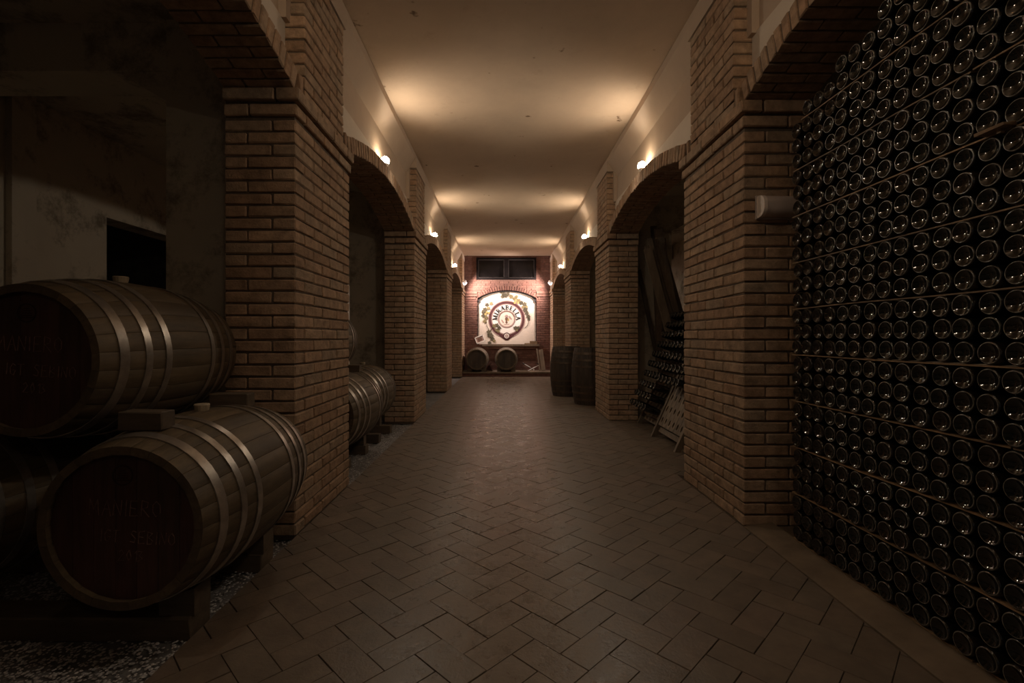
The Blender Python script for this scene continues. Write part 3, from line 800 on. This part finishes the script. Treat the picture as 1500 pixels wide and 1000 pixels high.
# ------------------------------------------------------------------ lamps
def wall_lamp(s, b, label, power=1.0):
    yc = bay_c(s, b); zt = ZSPR+RISE+RING
    t = thing('wall_lamp', label, 'lamp', (XF[s]+s*.055, yc, zt), group='small lamps on top of the arches')
    MB().lathe([(0, 0), (.035, 0), (.035, .012), (.012, .018), (.012, .045), (0, .045)], 14).build('base', 'white_metal', t, smooth=False)
    mb = MB(); mb.lathe([(0, .03), (.02, .032), (.034, .05), (.036, .066), (.032, .066), (.02, .045), (0, .042)], 16)
    mb.build('cup', 'white_metal', t, smooth=True)
    me = MB().lathe([(.0, .048)]+[(.043*math.sin(a), .092-.044*math.cos(a)) for a in [math.pi*i/8 for i in range(1, 8)]]+[(0, .136)], 16).mesh('bulb', True)
    meshobj('bulb', me, 'bulb', t)
    L = bpy.data.lights.new('bulb_light', 'SPOT'); L.energy = BULB_W*power; L.color = (1, .86, .69); L.shadow_soft_size = .04
    lo = bpy.data.objects.new('bulb_light', L); link(lo, t); lo.location = (-s*.11, 0, .12)
    L.spot_size = math.radians(168); L.spot_blend = .75
    lo.rotation_euler = Vector((-s, 0, -.62)).to_track_quat('-Z', 'Y').to_euler()
    A = bpy.data.lights.new('reflector_light', 'SPOT'); A.energy = UP_W*(power if power == 1 else power*1.55); A.color = (1, .86, .69); A.shadow_soft_size = .035
    A.spot_size = math.radians(112); A.spot_blend = 1.0
    ao = bpy.data.objects.new('reflector_light', A); link(ao, t); ao.location = (-s*.05, 0, .14)
    ao.rotation_euler = Vector((-s*math.sin(math.radians(33)), 0, math.cos(math.radians(33)))).to_track_quat('-Z', 'Y').to_euler()
    return t
LN = {-1: {-1: None}}
for s in (-1, 1):
    sd = 'left' if s < 0 else 'right'
    for b, lab in ((-1, 'added unseen fill lamp on the %s side behind the camera' % sd), (0, 'glowing bulb lamp above the nearest %s arch' % sd), (1, 'glowing bulb lamp on the arch after the first %s pier' % sd),
                   (2, 'glowing bulb lamp on the arch after the second %s pier' % sd), (3, 'glowing bulb lamp on the farthest %s arch' % sd)):
        wall_lamp(s, b, lab, {-1: .2, 0: .62}.get(b, 1.0))  # the pair behind the camera is an unseen addition for soft ambient
    # white spot on the corner pier, turned to the end wall
    x = XF[s]-s*.05
    t = thing('spot_lamp', 'white crescent-shaped spot lamp on the far %s corner pier lighting the mural' % sd, 'lamp', (x, 13.08, 2.50))
    MB().tube([(s*.04, 0, -.20), (s*.03, -.01, -.05), (0, -.01, 0)], .012, 8).build('stem', 'white_metal', t)
    MB().box(min(s*.03, s*.06), max(s*.03, s*.06), -.03, .03, -.24, -.16).build('base', 'white_metal', t)
    mb = MB(); vs = []
    mb.tube([(.06*math.cos(a), -.02, .09+.085*math.sin(a)) for a in [math.radians(200+i*14) for i in range(11)]], [.008, .013, .017, .02, .022, .022, .022, .02, .017, .013, .008], 8)
    mb.build('glowing_rim', 'rim_glow', t, smooth=True)
    mb = MB(); mb.lathe([(0, -.02), (.034, -.015), (.048, .06), (.044, .06), (.03, -.005), (0, -.01)], 18, 'y'); mb.build('head', 'white_metal', t, smooth=True, loc=(0, 0, .09))
    mb = MB(); mb.lathe([(0, .045), (.036, .045), (.036, .035), (0, .035)], 18, 'y'); mb.build('lens', 'bulb_white', t, loc=(0, 0, .09))
    L = bpy.data.lights.new('spot_light', 'SPOT'); L.energy = END_W*14; L.color = (1, .80, .72); L.spot_size = math.radians(140); L.spot_blend = 1.0; L.shadow_soft_size = .04
    lo = bpy.data.objects.new('spot_light', L); link(lo, t); lo.location = (-s*.03, .09, .09)
    tgt = Vector((-.25*x, YEND, 2.0))-(Vector(t.location)+Vector(lo.location))
    lo.rotation_euler = tgt.to_track_quat('-Z', 'Y').to_euler()

# lamp box on the right pier
t = thing('emergency_lamp', 'off-white rounded lamp box fixed to the front of the right brick pier', 'lamp', (1.415, Y0[1]-.004, 1.775), (0, 0, math.radians(3)))
def rbox(x0, x1, d, z0, z1, r, n=6):
    pts = []
    for (cx, cz, a0) in ((0, z1-r, 0), (0, z0+r, 270)):
        pass
    prof = [(0, z0)]
    prof += [(-d+r-r*math.cos(a), z0+r-r*math.sin(a)) for a in [math.radians(90-90*i/n) for i in range(n+1)]]
    prof += [(-d+r-r*math.cos(a), z1-r+r*math.sin(a)) for a in [math.radians(90*i/n) for i in range(n+1)]]
    prof += [(0, z1)]
    mb = MB(); mb.prism(prof, 'x', x0, x1); return mb
me = auto_smooth(rbox(.012, .26, .075, -.055, .055, .045).mesh('housing'), 35); meshobj('housing', me, 'lampbody', t)
me = auto_smooth(rbox(-.008, .012, .080, -.060, .060, .05).mesh('end_cap'), 35); meshobj('end_cap', me, 'diffuser', t)
MB().box(-.012, .265, -.012, .0, -.064, .066).build('back_plate', 'lampbody', t)

# ------------------------------------------------------------------ barrels
BL, RH, RB = .86, .266, .318
NST = 26
def brad(y): return RB-(RB-RH)*(2*y/BL)**2
def stave_mesh(m):
    mb = MB(); n = 10; ha = math.pi/NST*.985; th = .027; vs = []; fs = []
    angs = [-ha, -ha*.93, 0, ha*.93, ha]
    for i in range(n+1):
        y = -BL/2+BL*i/n; r_ = brad(y)
        for j, a in enumerate(angs):
            rr = r_-(.0011 if j in (0, 4) else 0); vs.append((rr*math.sin(a), y, rr*math.cos(a)))
        for a in (ha, -ha): vs.append(((r_-th)*math.sin(a), y, (r_-th)*math.cos(a)))
    for i in range(n):
        for j in range(7): fs.append((i*7+j, i*7+(j+1) % 7, (i+1)*7+(j+1) % 7, (i+1)*7+j))
    fs += [tuple(range(7)), tuple(range(n*7, n*7+7))[::-1]]
    mb.add(vs, fs); me = auto_smooth(mb.mesh('stave'), 30); me.materials.append(M[m]); return me
def hoop_mesh(y0, wd, m):
    mb = MB(); a, b_ = y0-wd/2, y0+wd/2
    mb.lathe([(brad(a)+.001, a), (brad(a)+.0045, a), (brad(b_)+.0045, b_), (brad(b_)+.001, b_)], 48, 'y', True)
    me = auto_smooth(mb.mesh('hoop'), 40); me.materials.append(M[m]); return me
def head_planks(t, m, yo, sgn, n=7):
    r_ = RH-.022; hd = None
    h = bpy.data.objects.new('head', None); link(h, t)
    w_ = 2*r_/n
    for i in range(n):
        x0, x1 = -r_+i*w_+.0008, -r_+(i+1)*w_-.0008
        up = [(x, math.sqrt(max(0, r_*r_-x*x))) for x in [x0+(x1-x0)*q/6 for q in range(7)]]
        poly = up+[(x, -z) for x, z in up[::-1]]
        mb = MB(); mb.prism(poly, 'y', yo, yo+sgn*.02); mb.build('head_plank', m, h)
    return h
HOOPS = [-.345, -.245, -.150, .150, .245, .345]
_bm = {}
def make_barrel(label, loc, rot=(0, 0, 0), group=None, oak='oak', hoop='hoop', head='head', detail=True):
    t = thing('wine_barrel', label, 'barrel', loc, rot, group)
    k = (oak, hoop, head)
    if k not in _bm: _bm[k] = (stave_mesh(oak), [hoop_mesh(y, .036 if abs(y) > .3 else .030, hoop) for y in HOOPS])
    st, hp = _bm[k]
    off = random.uniform(0, 6)
    for i in range(NST): meshobj('stave', st, None, t, (0, 0, 0), (0, off+2*math.pi*i/NST, 0))
    for h in hp: meshobj('hoop', h, None, t)
    h = head_planks(t, head, -BL/2+.026, 1); 
    mb = MB(); mb.lathe([(0, BL/2-.03), (RH-.02, BL/2-.03), (RH-.02, BL/2-.045), (0, BL/2-.045)], 32, 'y'); mb.build('rear_head', head, t)
    if detail:
        MB().lathe([(0, RB-.01), (.024, RB-.01), (.030, RB+.022), (.028, RB+.026), (0, RB+.026)], 16).build('bung', 'bung', t)
    t['_head'] = h.name
    return t, h
# hand chalk lettering
HG = {'M': [[(0, 0), (.08, 1), (.36, .35), (.62, 1), (.74, 0)]], 'A': [[(0, 0), (.34, 1), (.66, 0)], [(.14, .4), (.55, .42)]], 'N': [[(0, 0), (.06, 1), (.54, .05), (.6, 1)]],
      'I': [[(.1, 0), (.12, 1)]], 'E': [[(.55, 1), (.05, .96), (.02, 0), (.6, .04)], [(.04, .52), (.45, .5)]], 'R': [[(0, 0), (.06, 1), (.5, .9), (.46, .58), (.08, .5), (.58, 0)]],
      'O': [[(.32, 1), (.05, .75), (.04, .3), (.3, 0), (.6, .25), (.6, .72), (.32, 1)]], 'G': [[(.58, .85), (.3, 1), (.04, .6), (.1, .1), (.42, 0), (.6, .4), (.36, .42)]],
      'T': [[(0, .95), (.62, 1)], [(.3, .97), (.28, 0)]], 'S': [[(.56, .9), (.25, 1), (.08, .75), (.5, .4), (.42, .05), (.02, .1)]], 'B': [[(.02, 0), (.06, 1), (.46, .85), (.1, .54), (.55, .3), (.4, .02), (.02, 0)]],
      '2': [[(.05, .8), (.3, 1), (.5, .7), (.02, .02), (.58, .04)]], '0': [[(.3, 1), (.05, .6), (.25, 0), (.52, .4), (.3, 1)]], '1': [[(.1, .75), (.28, 1), (.26, 0)]], '3': [[(.05, .95), (.45, .9), (.2, .55), (.5, .25), (.05, .02)]],
      ' ': []}
def chalk(parent, text, x, z, h, y, tilt=0):
    mb = MB(); cx = 0
    for c in text:
        wadv = .95 if c == 'M' else (.4 if c in 'I1' else .82)
        for st in HG[c]:
            pts = []
            for (u, v) in st:
                uu = (cx+u)*h*.85+random.uniform(-.02, .02)*h; vv = v*h+random.uniform(-.03, .03)*h
                pts.append((x+uu*math.cos(tilt)-vv*math.sin(tilt), y, z+uu*math.sin(tilt)+vv*math.cos(tilt)))
            mb.tube(pts, .0015, 4)
        if mb.v: mb.build('chalk_letter', 'chalk', parent, kind='stuff' if len(HG[c]) > 1 else None)
        mb = MB(); cx += wadv
YH = -BL/2+.026-.001
def write_head(h):
    chalk(h, 'MANIERO', -.120, .035, .052, YH, math.radians(-2))
    chalk(h, 'IGT SEBINO', -.085, -.050, .040, YH, math.radians(-4))
    chalk(h, '2013', -.025, -.115, .036, YH, math.radians(-3))
    mb = MB(); mb.lathe([(.034, YH-.0005), (.034, YH-.0015), (.030, YH-.0015), (.030, YH-.0005)], 20, 'y', True)
    for i in range(5): mb.box(-.022+.003*i, .022-.003*i, YH-.0015, YH-.0005, -.018+.008*i, -.015+.008*i)
    mb.build('burnt_stamp', 'brand', h, loc=(-.01, 0, .165))
b1, h1 = make_barrel('oak barrel with chalk writing lying lowest and nearest, beside the paving', (-1.245, 1.975, .437), (0, 0, math.radians(.8)), 'oak barrels stacked on the left')
write_head(h1)
b2, h2 = make_barrel('oak barrel with chalk writing stacked on top, at the left edge', (-1.668, 2.085, .976), (0, 0, math.radians(.5)), 'oak barrels stacked on the left')
write_head(h2)
make_barrel('oak barrel mostly hidden behind the lowest barrel, at the left edge', (-2.085, 2.05, .43), (0, 0, 0), 'oak barrels stacked on the left')
# chocks and sleepers
def timber(name, label, x0, x1, y0, y1, z0, z1, cat='block', m='timber', group=None, parts=None):
    t = meshobj(name, brick_mesh(x1-x0, y1-y0, z1-z0, m, .004, .002), None, None, ((x0+x1)/2, (y0+y1)/2, (z0+z1)/2))
    return tag(t, label, cat, group)
timber('wooden_chock', 'squared wooden chock between the two barrels with writing, near end', -1.345, -1.19, 1.665, 1.735, .728, .795, group='wooden chocks')
timber('wooden_chock', 'squared wooden chock between the stacked barrels, far end by the pier', -1.40, -1.215, 2.27, 2.34, .722, .787, group='wooden chocks')
timber('timber_sleeper', 'long timber sleeper on the gravel under the front of the lowest barrel', -2.5, -1.115, 1.70, 1.82, -.03, .055, 'sleeper', group='timber sleepers')
timber('timber_sleeper', 'long timber sleeper on the gravel under the rear of the lowest barrel', -2.5, -1.115, 2.20, 2.32, -.03, .055, 'sleeper', group='timber sleepers')
def wedge(label, x0, x1, y0, y1, z0, za, zb):
    mb = MB(); mb.prism([(x0, z0), (x1, z0), (x1, zb), (x0, za)], 'y', y0, y1); o = mb.build('barrel_wedge', 'timber'); return tag(o, label, 'wedge', 'barrel wedges')
wedge('wooden wedge holding the lowest barrel near its written head', -1.235, -1.108, 1.715, 1.81, .055, .112, .155)
wedge('wooden wedge holding the lowest barrel at the pier end', -1.235, -1.108, 2.21, 2.305, .055, .112, .155)
wedge('wooden wedge under the hidden barrel near its head', -2.10, -1.93, 1.715, 1.81, .055, .112, .16)
wedge('wooden wedge under the hidden barrel at its far end', -2.10, -1.93, 2.21, 2.305, .055, .112, .16)
# second bay
G2 = 'oak barrels in the second left bay'
make_barrel('oak barrel just past the first left pier, nearer of two on the ground', (-1.43, 4.18, .43), (0, 0, math.radians(-1)), G2)
make_barrel('dim oak barrel on the ground in the second left bay, nearest the second pier', (-1.53, 5.20, .44), (0, 0, 0), G2)
make_barrel('dim oak barrel stacked above the others past the first left pier', (-1.69, 4.25, 1.022), (0, 0, 0), G2)
make_barrel('oak barrel deep in the second left bay beside its lower neighbours', (-2.12, 4.30, .43), (0, 0, 0), G2)
timber('wooden_chock', 'dark wooden chock on the barrel past the first left pier, near end', -1.50, -1.33, 4.00, 4.07, .735, .80, group='wooden chocks')
timber('wooden_chock', 'dark wooden chock on the barrel past the first left pier, far end', -1.50, -1.33, 4.42, 4.49, .735, .80, group='wooden chocks')
for i, (y, nm) in enumerate(((3.95, 'first'), (4.46, 'second'), (4.93, 'third'), (5.42, 'fourth'))):
    timber('timber_sleeper', '%s timber sleeper under the barrels past the first left pier' % nm, -2.6, -1.27, y-.05, y+.05, -.03, .055 if i < 2 else .062, 'sleeper', group='timber sleepers')
    x = -1.43 if i < 2 else -1.53
    wedge('%s wooden wedge under the barrels past the first left pier' % nm, x+.01, x+.14, y-.04, y+.04, .055, .112, .155)
    if i < 2: wedge('%s wooden wedge under the deep barrel past the first left pier' % nm, -2.13, -1.98, y-.04, y+.04, .055, .112, .155)
# upright barrels on the right
rx = math.pi/2
make_barrel('dark upright barrel with three shiny hoops, farther of the standing pair', (1.155, 8.72, BL/2*1.03+.002), (rx, 0, .4), 'upright dark barrels', 'oak_dark', 'hoop_dark', 'oak_dark', False)[0].scale = (.93, 1.04, .93)
make_barrel('dark upright barrel against the second right pier, nearer of the standing pair', (1.405, 7.64, BL/2*1.03+.002), (rx, 0, 1.1), 'upright dark barrels', 'oak_dark', 'hoop_dark', 'oak_dark', False)[0].scale = (.98, 1.04, .98)
# barrels at the end wall
for i, x in enumerate((-.712, .087)):
    make_barrel(('left', 'right')[i]+' one of two dark-headed barrels lying under the mural', (x, 13.22, .125+.338), (0, 0, 0), 'barrels under the mural', 'oak', 'hoop', 'oak_dark', False)[0].scale = (1, .95, 1)
    for sg in (-1, 1):
        wedge('wooden cradle wedge on the %s side of the %s barrel under the mural' % (('left', '', 'right')[sg+1], ('left', 'right')[i]), x+sg*.19-.06, x+sg*.19+.06, 12.95, 13.05, .125, .20 if sg > 0 else .25, .25 if sg > 0 else .20)

# ------------------------------------------------------------------ wall of bottles
def bottle_mesh(n=20, lo=False, r=.0382):
    pr = [(0, .0125), (.006, .0121), (.012, .0108), (.018, .0085), (.0235, .0055), (.0280, .0024), (.0302, .0008), (.0318, 0), (.0334, .0006), (.0352, .0026), (.0368, .0065), (.0378, .012), (r, .02), (r, .15), (.034, .175), (.024, .205), (.0155, .235), (.0145, .27), (.016, .275), (.016, .285), (0, .285)]
    if lo: pr = [(0, .0125), (.018, .0085), (.0318, 0), (.0362, .0052), (r, .02), (r, .15), (.024, .205), (.0145, .27), (0, .28)]
    return MB().lathe(pr, n, 'x')
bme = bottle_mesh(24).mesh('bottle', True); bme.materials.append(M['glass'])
PV, PH, XB = .0772, .0793, 1.482
GRP = .2345; col0 = 2.413
def bot_pos(rw, cl):
    g_, k = divmod(rw, 3)
    return (XB+random.uniform(-.006, .005), col0-PH*cl+random.uniform(-.0012, .0012), .026+g_*GRP+.006+.0372+k*PV*.985+random.uniform(-.0008, .0008))
def stack_rows(y):
    d = y-bay_c(1, 0); zt = ZSPR+RISE-RAD+math.sqrt(max(0, RAD*RAD-d*d))
    n = 0
    while True:
        g_, k = divmod(n, 3)
        if .026+g_*GRP+.006+.0372+k*PV+.042 > min(zt-.02, 2.195+(2.43-y)*.33): break
        n += 1
    return n
vis = []; stuff = []
for cl in range(0, 40):
    y = col0-PH*cl
    if y < .20: break
    for rw in range(stack_rows(y)):
        x_, y_, z_ = bot_pos(rw, cl)
        u = 737+700*x_/max(y_, .1); v = 494-700*(z_-1.055)/max(y_, .1)
        if y_ > 1.2 and u-25 < 1500 and -20 < v < 1020: vis.append((y_, rw, cl, (x_, y_, z_)))
        else: stuff.append((x_, y_, z_))
vis.sort(key=lambda q: q[0])
print('bottles in view', len(vis))
for y_, rw, cl, p in vis[:300]:
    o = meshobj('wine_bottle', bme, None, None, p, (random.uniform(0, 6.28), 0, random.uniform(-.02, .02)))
    tag(o, 'dark bottle lying base outwards, %s row from floor, %s column from brick pier' % (ORD[rw+1], ORD[cl+1]), 'bottle', 'bottles in the great stack')
pr_hi = bottle_mesh(16)
mb = MB(); lo = bottle_mesh(12, True)
def addm(src, p, a=0):
    c, d = math.cos(a), math.sin(a)
    mb.add([(v[0]+p[0], v[1]*c-v[2]*d+p[1], v[1]*d+v[2]*c+p[2]) for v in src.v], src.f)
for y_, rw, cl, p in vis[300:]: addm(pr_hi, p, random.uniform(0, 6))
for p in stuff: addm(lo, p, random.uniform(0, 6))
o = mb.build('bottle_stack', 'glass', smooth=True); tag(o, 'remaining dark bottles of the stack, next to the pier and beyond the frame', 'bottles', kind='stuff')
# laths between every three rows
for g_ in range(0, 11):
    z = .026+g_*GRP
    yfar, ynear = col0+.045, .17
    while yfar > ynear and stack_rows(yfar-.04) <= g_*3: yfar -= PH
    if yfar <= ynear: continue
    y = yfar; parts = []; q = 0
    t = thing('wooden_lath', '%s thin wooden lath row from the floor between the stacked bottles' % ORD[g_+1], 'lath', (XB+.004, 0, z), group='laths in the bottle stack')
    while y > ynear:
        L = random.uniform(.9, 1.5); y1 = max(ynear, y-L); n = 8; pts = []
        vs = []; fs = []; ox = random.uniform(-.004, .006); sag = random.uniform(-.002, .002)
        for i in range(n+1):
            yy = y+(y1-y)*i/n; zz = sag*math.sin(i*1.1+g_)+.0015; xx = ox+random.uniform(-.0015, .0015)
            for (a, b_) in ((0, -.0025), (.03, -.0025), (.03, .0025), (0, .0025)): vs.append((xx+a, yy, zz+b_))
        for i in range(n):
            for k in range(4): fs.append((i*4+k, i*4+(k+1) % 4, (i+1)*4+(k+1) % 4, (i+1)*4+k))
        fs += [(0, 1, 2, 3), (n*4+3, n*4+2, n*4+1, n*4)]
        mb = MB(); mb.add(vs, fs); mb.build('lath_length', 'lath', t)
        y = y1-.01
mb = MB(); mb.box(-.03, .01, -.045, .04, -.004, .005, j=.002); mb.box(-.012, .0, -.02, -.008, -.016, -.002)
tag(mb.build('lath_splinter', 'lath', loc=(XB-.002, 1.43, .026+7*GRP+.0085)), 'broken end of pale lath sticking out of the bottle stack', 'lath')

# ------------------------------------------------------------------ riddling racks and boards on the right
def slat_with_holes(w_, rows, rp, th, hole):
    """board along +z with one octagonal hole per row"""
    mb = MB()
    for r_ in range(rows):
        z0 = r_*rp; cz = z0+rp/2
        outer = [(w_/2, cz), (w_/2, z0+rp), (0, z0+rp), (-w_/2, z0+rp), (-w_/2, cz), (-w_/2, z0), (0, z0), (w_/2, z0)]
        inner = [(hole*math.cos(math.radians(45*i))*.8, cz+hole*math.sin(math.radians(45*i))*1.25) for i in range(8)]
        vs = [(p[0], -th/2, p[1]) for p in outer]+[(p[0], -th/2, p[1]) for p in inner]+[(p[0], th/2, p[1]) for p in outer]+[(p[0], th/2, p[1]) for p in inner]
        fs = []
        for i in range(8):
            j = (i+1) % 8
            fs += [(i, j, 8+j, 8+i), (16+i, 24+i, 24+j, 16+j), (8+i, 8+j, 24+j, 24+i)]
            if i in (0, 3, 4, 7): fs.append((i, 16+i, 16+j, j))
        mb.add(vs, fs)
    return mb
hid = MB()
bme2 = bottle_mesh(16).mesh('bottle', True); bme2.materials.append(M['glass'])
def rack(label, x, y, lean, rows, cols, filled, where):
    """panel spans +y from y; leans away from the aisle"""
    t = thing('riddling_rack', label, 'rack', (x, y, 0), group='riddling racks')
    cw, rp = .108, .128; W = cols*cw; Ht = rows*rp+.16
    ca, sa = math.cos(lean), math.sin(lean)
    def P(u, v, w_=0): return (v*sa-w_*ca, u, v*ca+w_*sa)     # u along aisle, v up the panel, w outwards
    sl = slat_with_holes(cw-.006, rows, rp, .028, .026).mesh('slat'); sl.materials.append(M['rackwood'])
    for c in range(cols):
        o = meshobj('slat', sl, None, t, P((c+.5)*cw, .14), (0, lean, -0)); 
        o.rotation_euler = (Matrix(((0, -ca, sa), (1, 0, 0), (0, sa, ca)))).to_euler()
    for u in (-.02, W+.02):
        mb = MB(); a = Vector(P(u, Ht/2-.01)); mb.obb(a, (ca*.025, 0, -sa*.025), (0, .02, 0), Vector((sa, 0, ca))*(Ht/2+.01)); mb.build('rail', 'rackwood', t)
        top = P(u, Ht-.03); foot = (2*top[0], u, 0); c = [(top[i]+foot[i])/2 for i in range(3)]; d = Vector(foot)-Vector(top)
        mb = MB(); nrm = Vector((-d.z, 0, d.x)).normalized(); mb.obb(c, nrm*.02, (0, .02, 0), d/2); mb.build('rear_leg', 'rackwood', t)
    for v in (.10, Ht-.06):
        mb = MB(); mb.obb(P(W/2, v, -.03), (ca*.012, 0, -sa*.012), (0, W/2+.02, 0), Vector((sa, 0, ca))*.025); mb.build('crossbar', 'rackwood', t)
    for r_ in range(rows):
        if r_ not in filled: continue
        for c in range(cols):
            pos = P((c+.5)*cw, .14+(r_+.5)*rp, .235)
            d = Vector((ca, 0, -sa)); d = (d+Vector((0, random.uniform(-.03, .03), .12+random.uniform(-.03, .03)))).normalized()   # from base to neck
            q = Vector((1, 0, 0)).rotation_difference(d)
            if 737+700*(pos[0]+x)/(pos[1]+y) > 1012:        # out of sight behind the first pier
                hid.add([q @ Vector(v)+Vector((pos[0]+x, pos[1]+y, pos[2])) for v in lo.v], lo.f); continue
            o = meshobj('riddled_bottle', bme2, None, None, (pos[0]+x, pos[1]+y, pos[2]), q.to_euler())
            tag(o, 'dark bottle in the %s riddling rack, %s row from top, %s from near end' % (where, ORD[rows-r_], ORD[c+1]), 'bottle', 'bottles in the riddling racks')
rack('pale wooden riddling rack with empty lower holes, just past the first right pier', 1.60, 4.42, math.radians(24), 10, 6, range(3, 10), 'nearer')
rack('wooden riddling rack full of bottles, farther one beside the second right pier', 1.68, 5.22, math.radians(25), 10, 6, range(0, 10), 'farther')
# boards leaning in the corner behind the racks
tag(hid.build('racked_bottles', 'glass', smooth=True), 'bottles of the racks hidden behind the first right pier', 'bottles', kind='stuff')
bds = [(1.80, 2.36, 2.16, .10), (1.84, 2.46, 2.30, .05), (1.92, 2.58, 2.30, .08), (1.83, 2.74, 2.22, .06), (1.99, 2.44, 2.46, .11), (2.08, 2.24, 2.34, .05), (2.10, 2.70, 2.15, .07), (1.98, 2.10, 2.52, .08), (1.80, 2.2, 1.95, .05)]
for i, (xt, xb, zt, wd_) in enumerate(bds):
    yb = 5.935+.048*i
    top = Vector((xt, yb+.02, zt)); bot = Vector((xb, yb, 0)); d = top-bot; u = Vector((1, 0, 0))-d*(d.x/d.length_squared); u.normalize(); n = d.cross(u).normalized()
    mb = MB(); c0 = bot+d/2; mb.obb((0, 0, 0), u*wd_/2, n*.011, d/2, .5)
    o = mb.build('leaning_board', 'board', loc=c0)
    tag(o, '%s board from the front, of those leaning behind the riddling racks' % ORD[i+1], 'board', 'leaning boards')
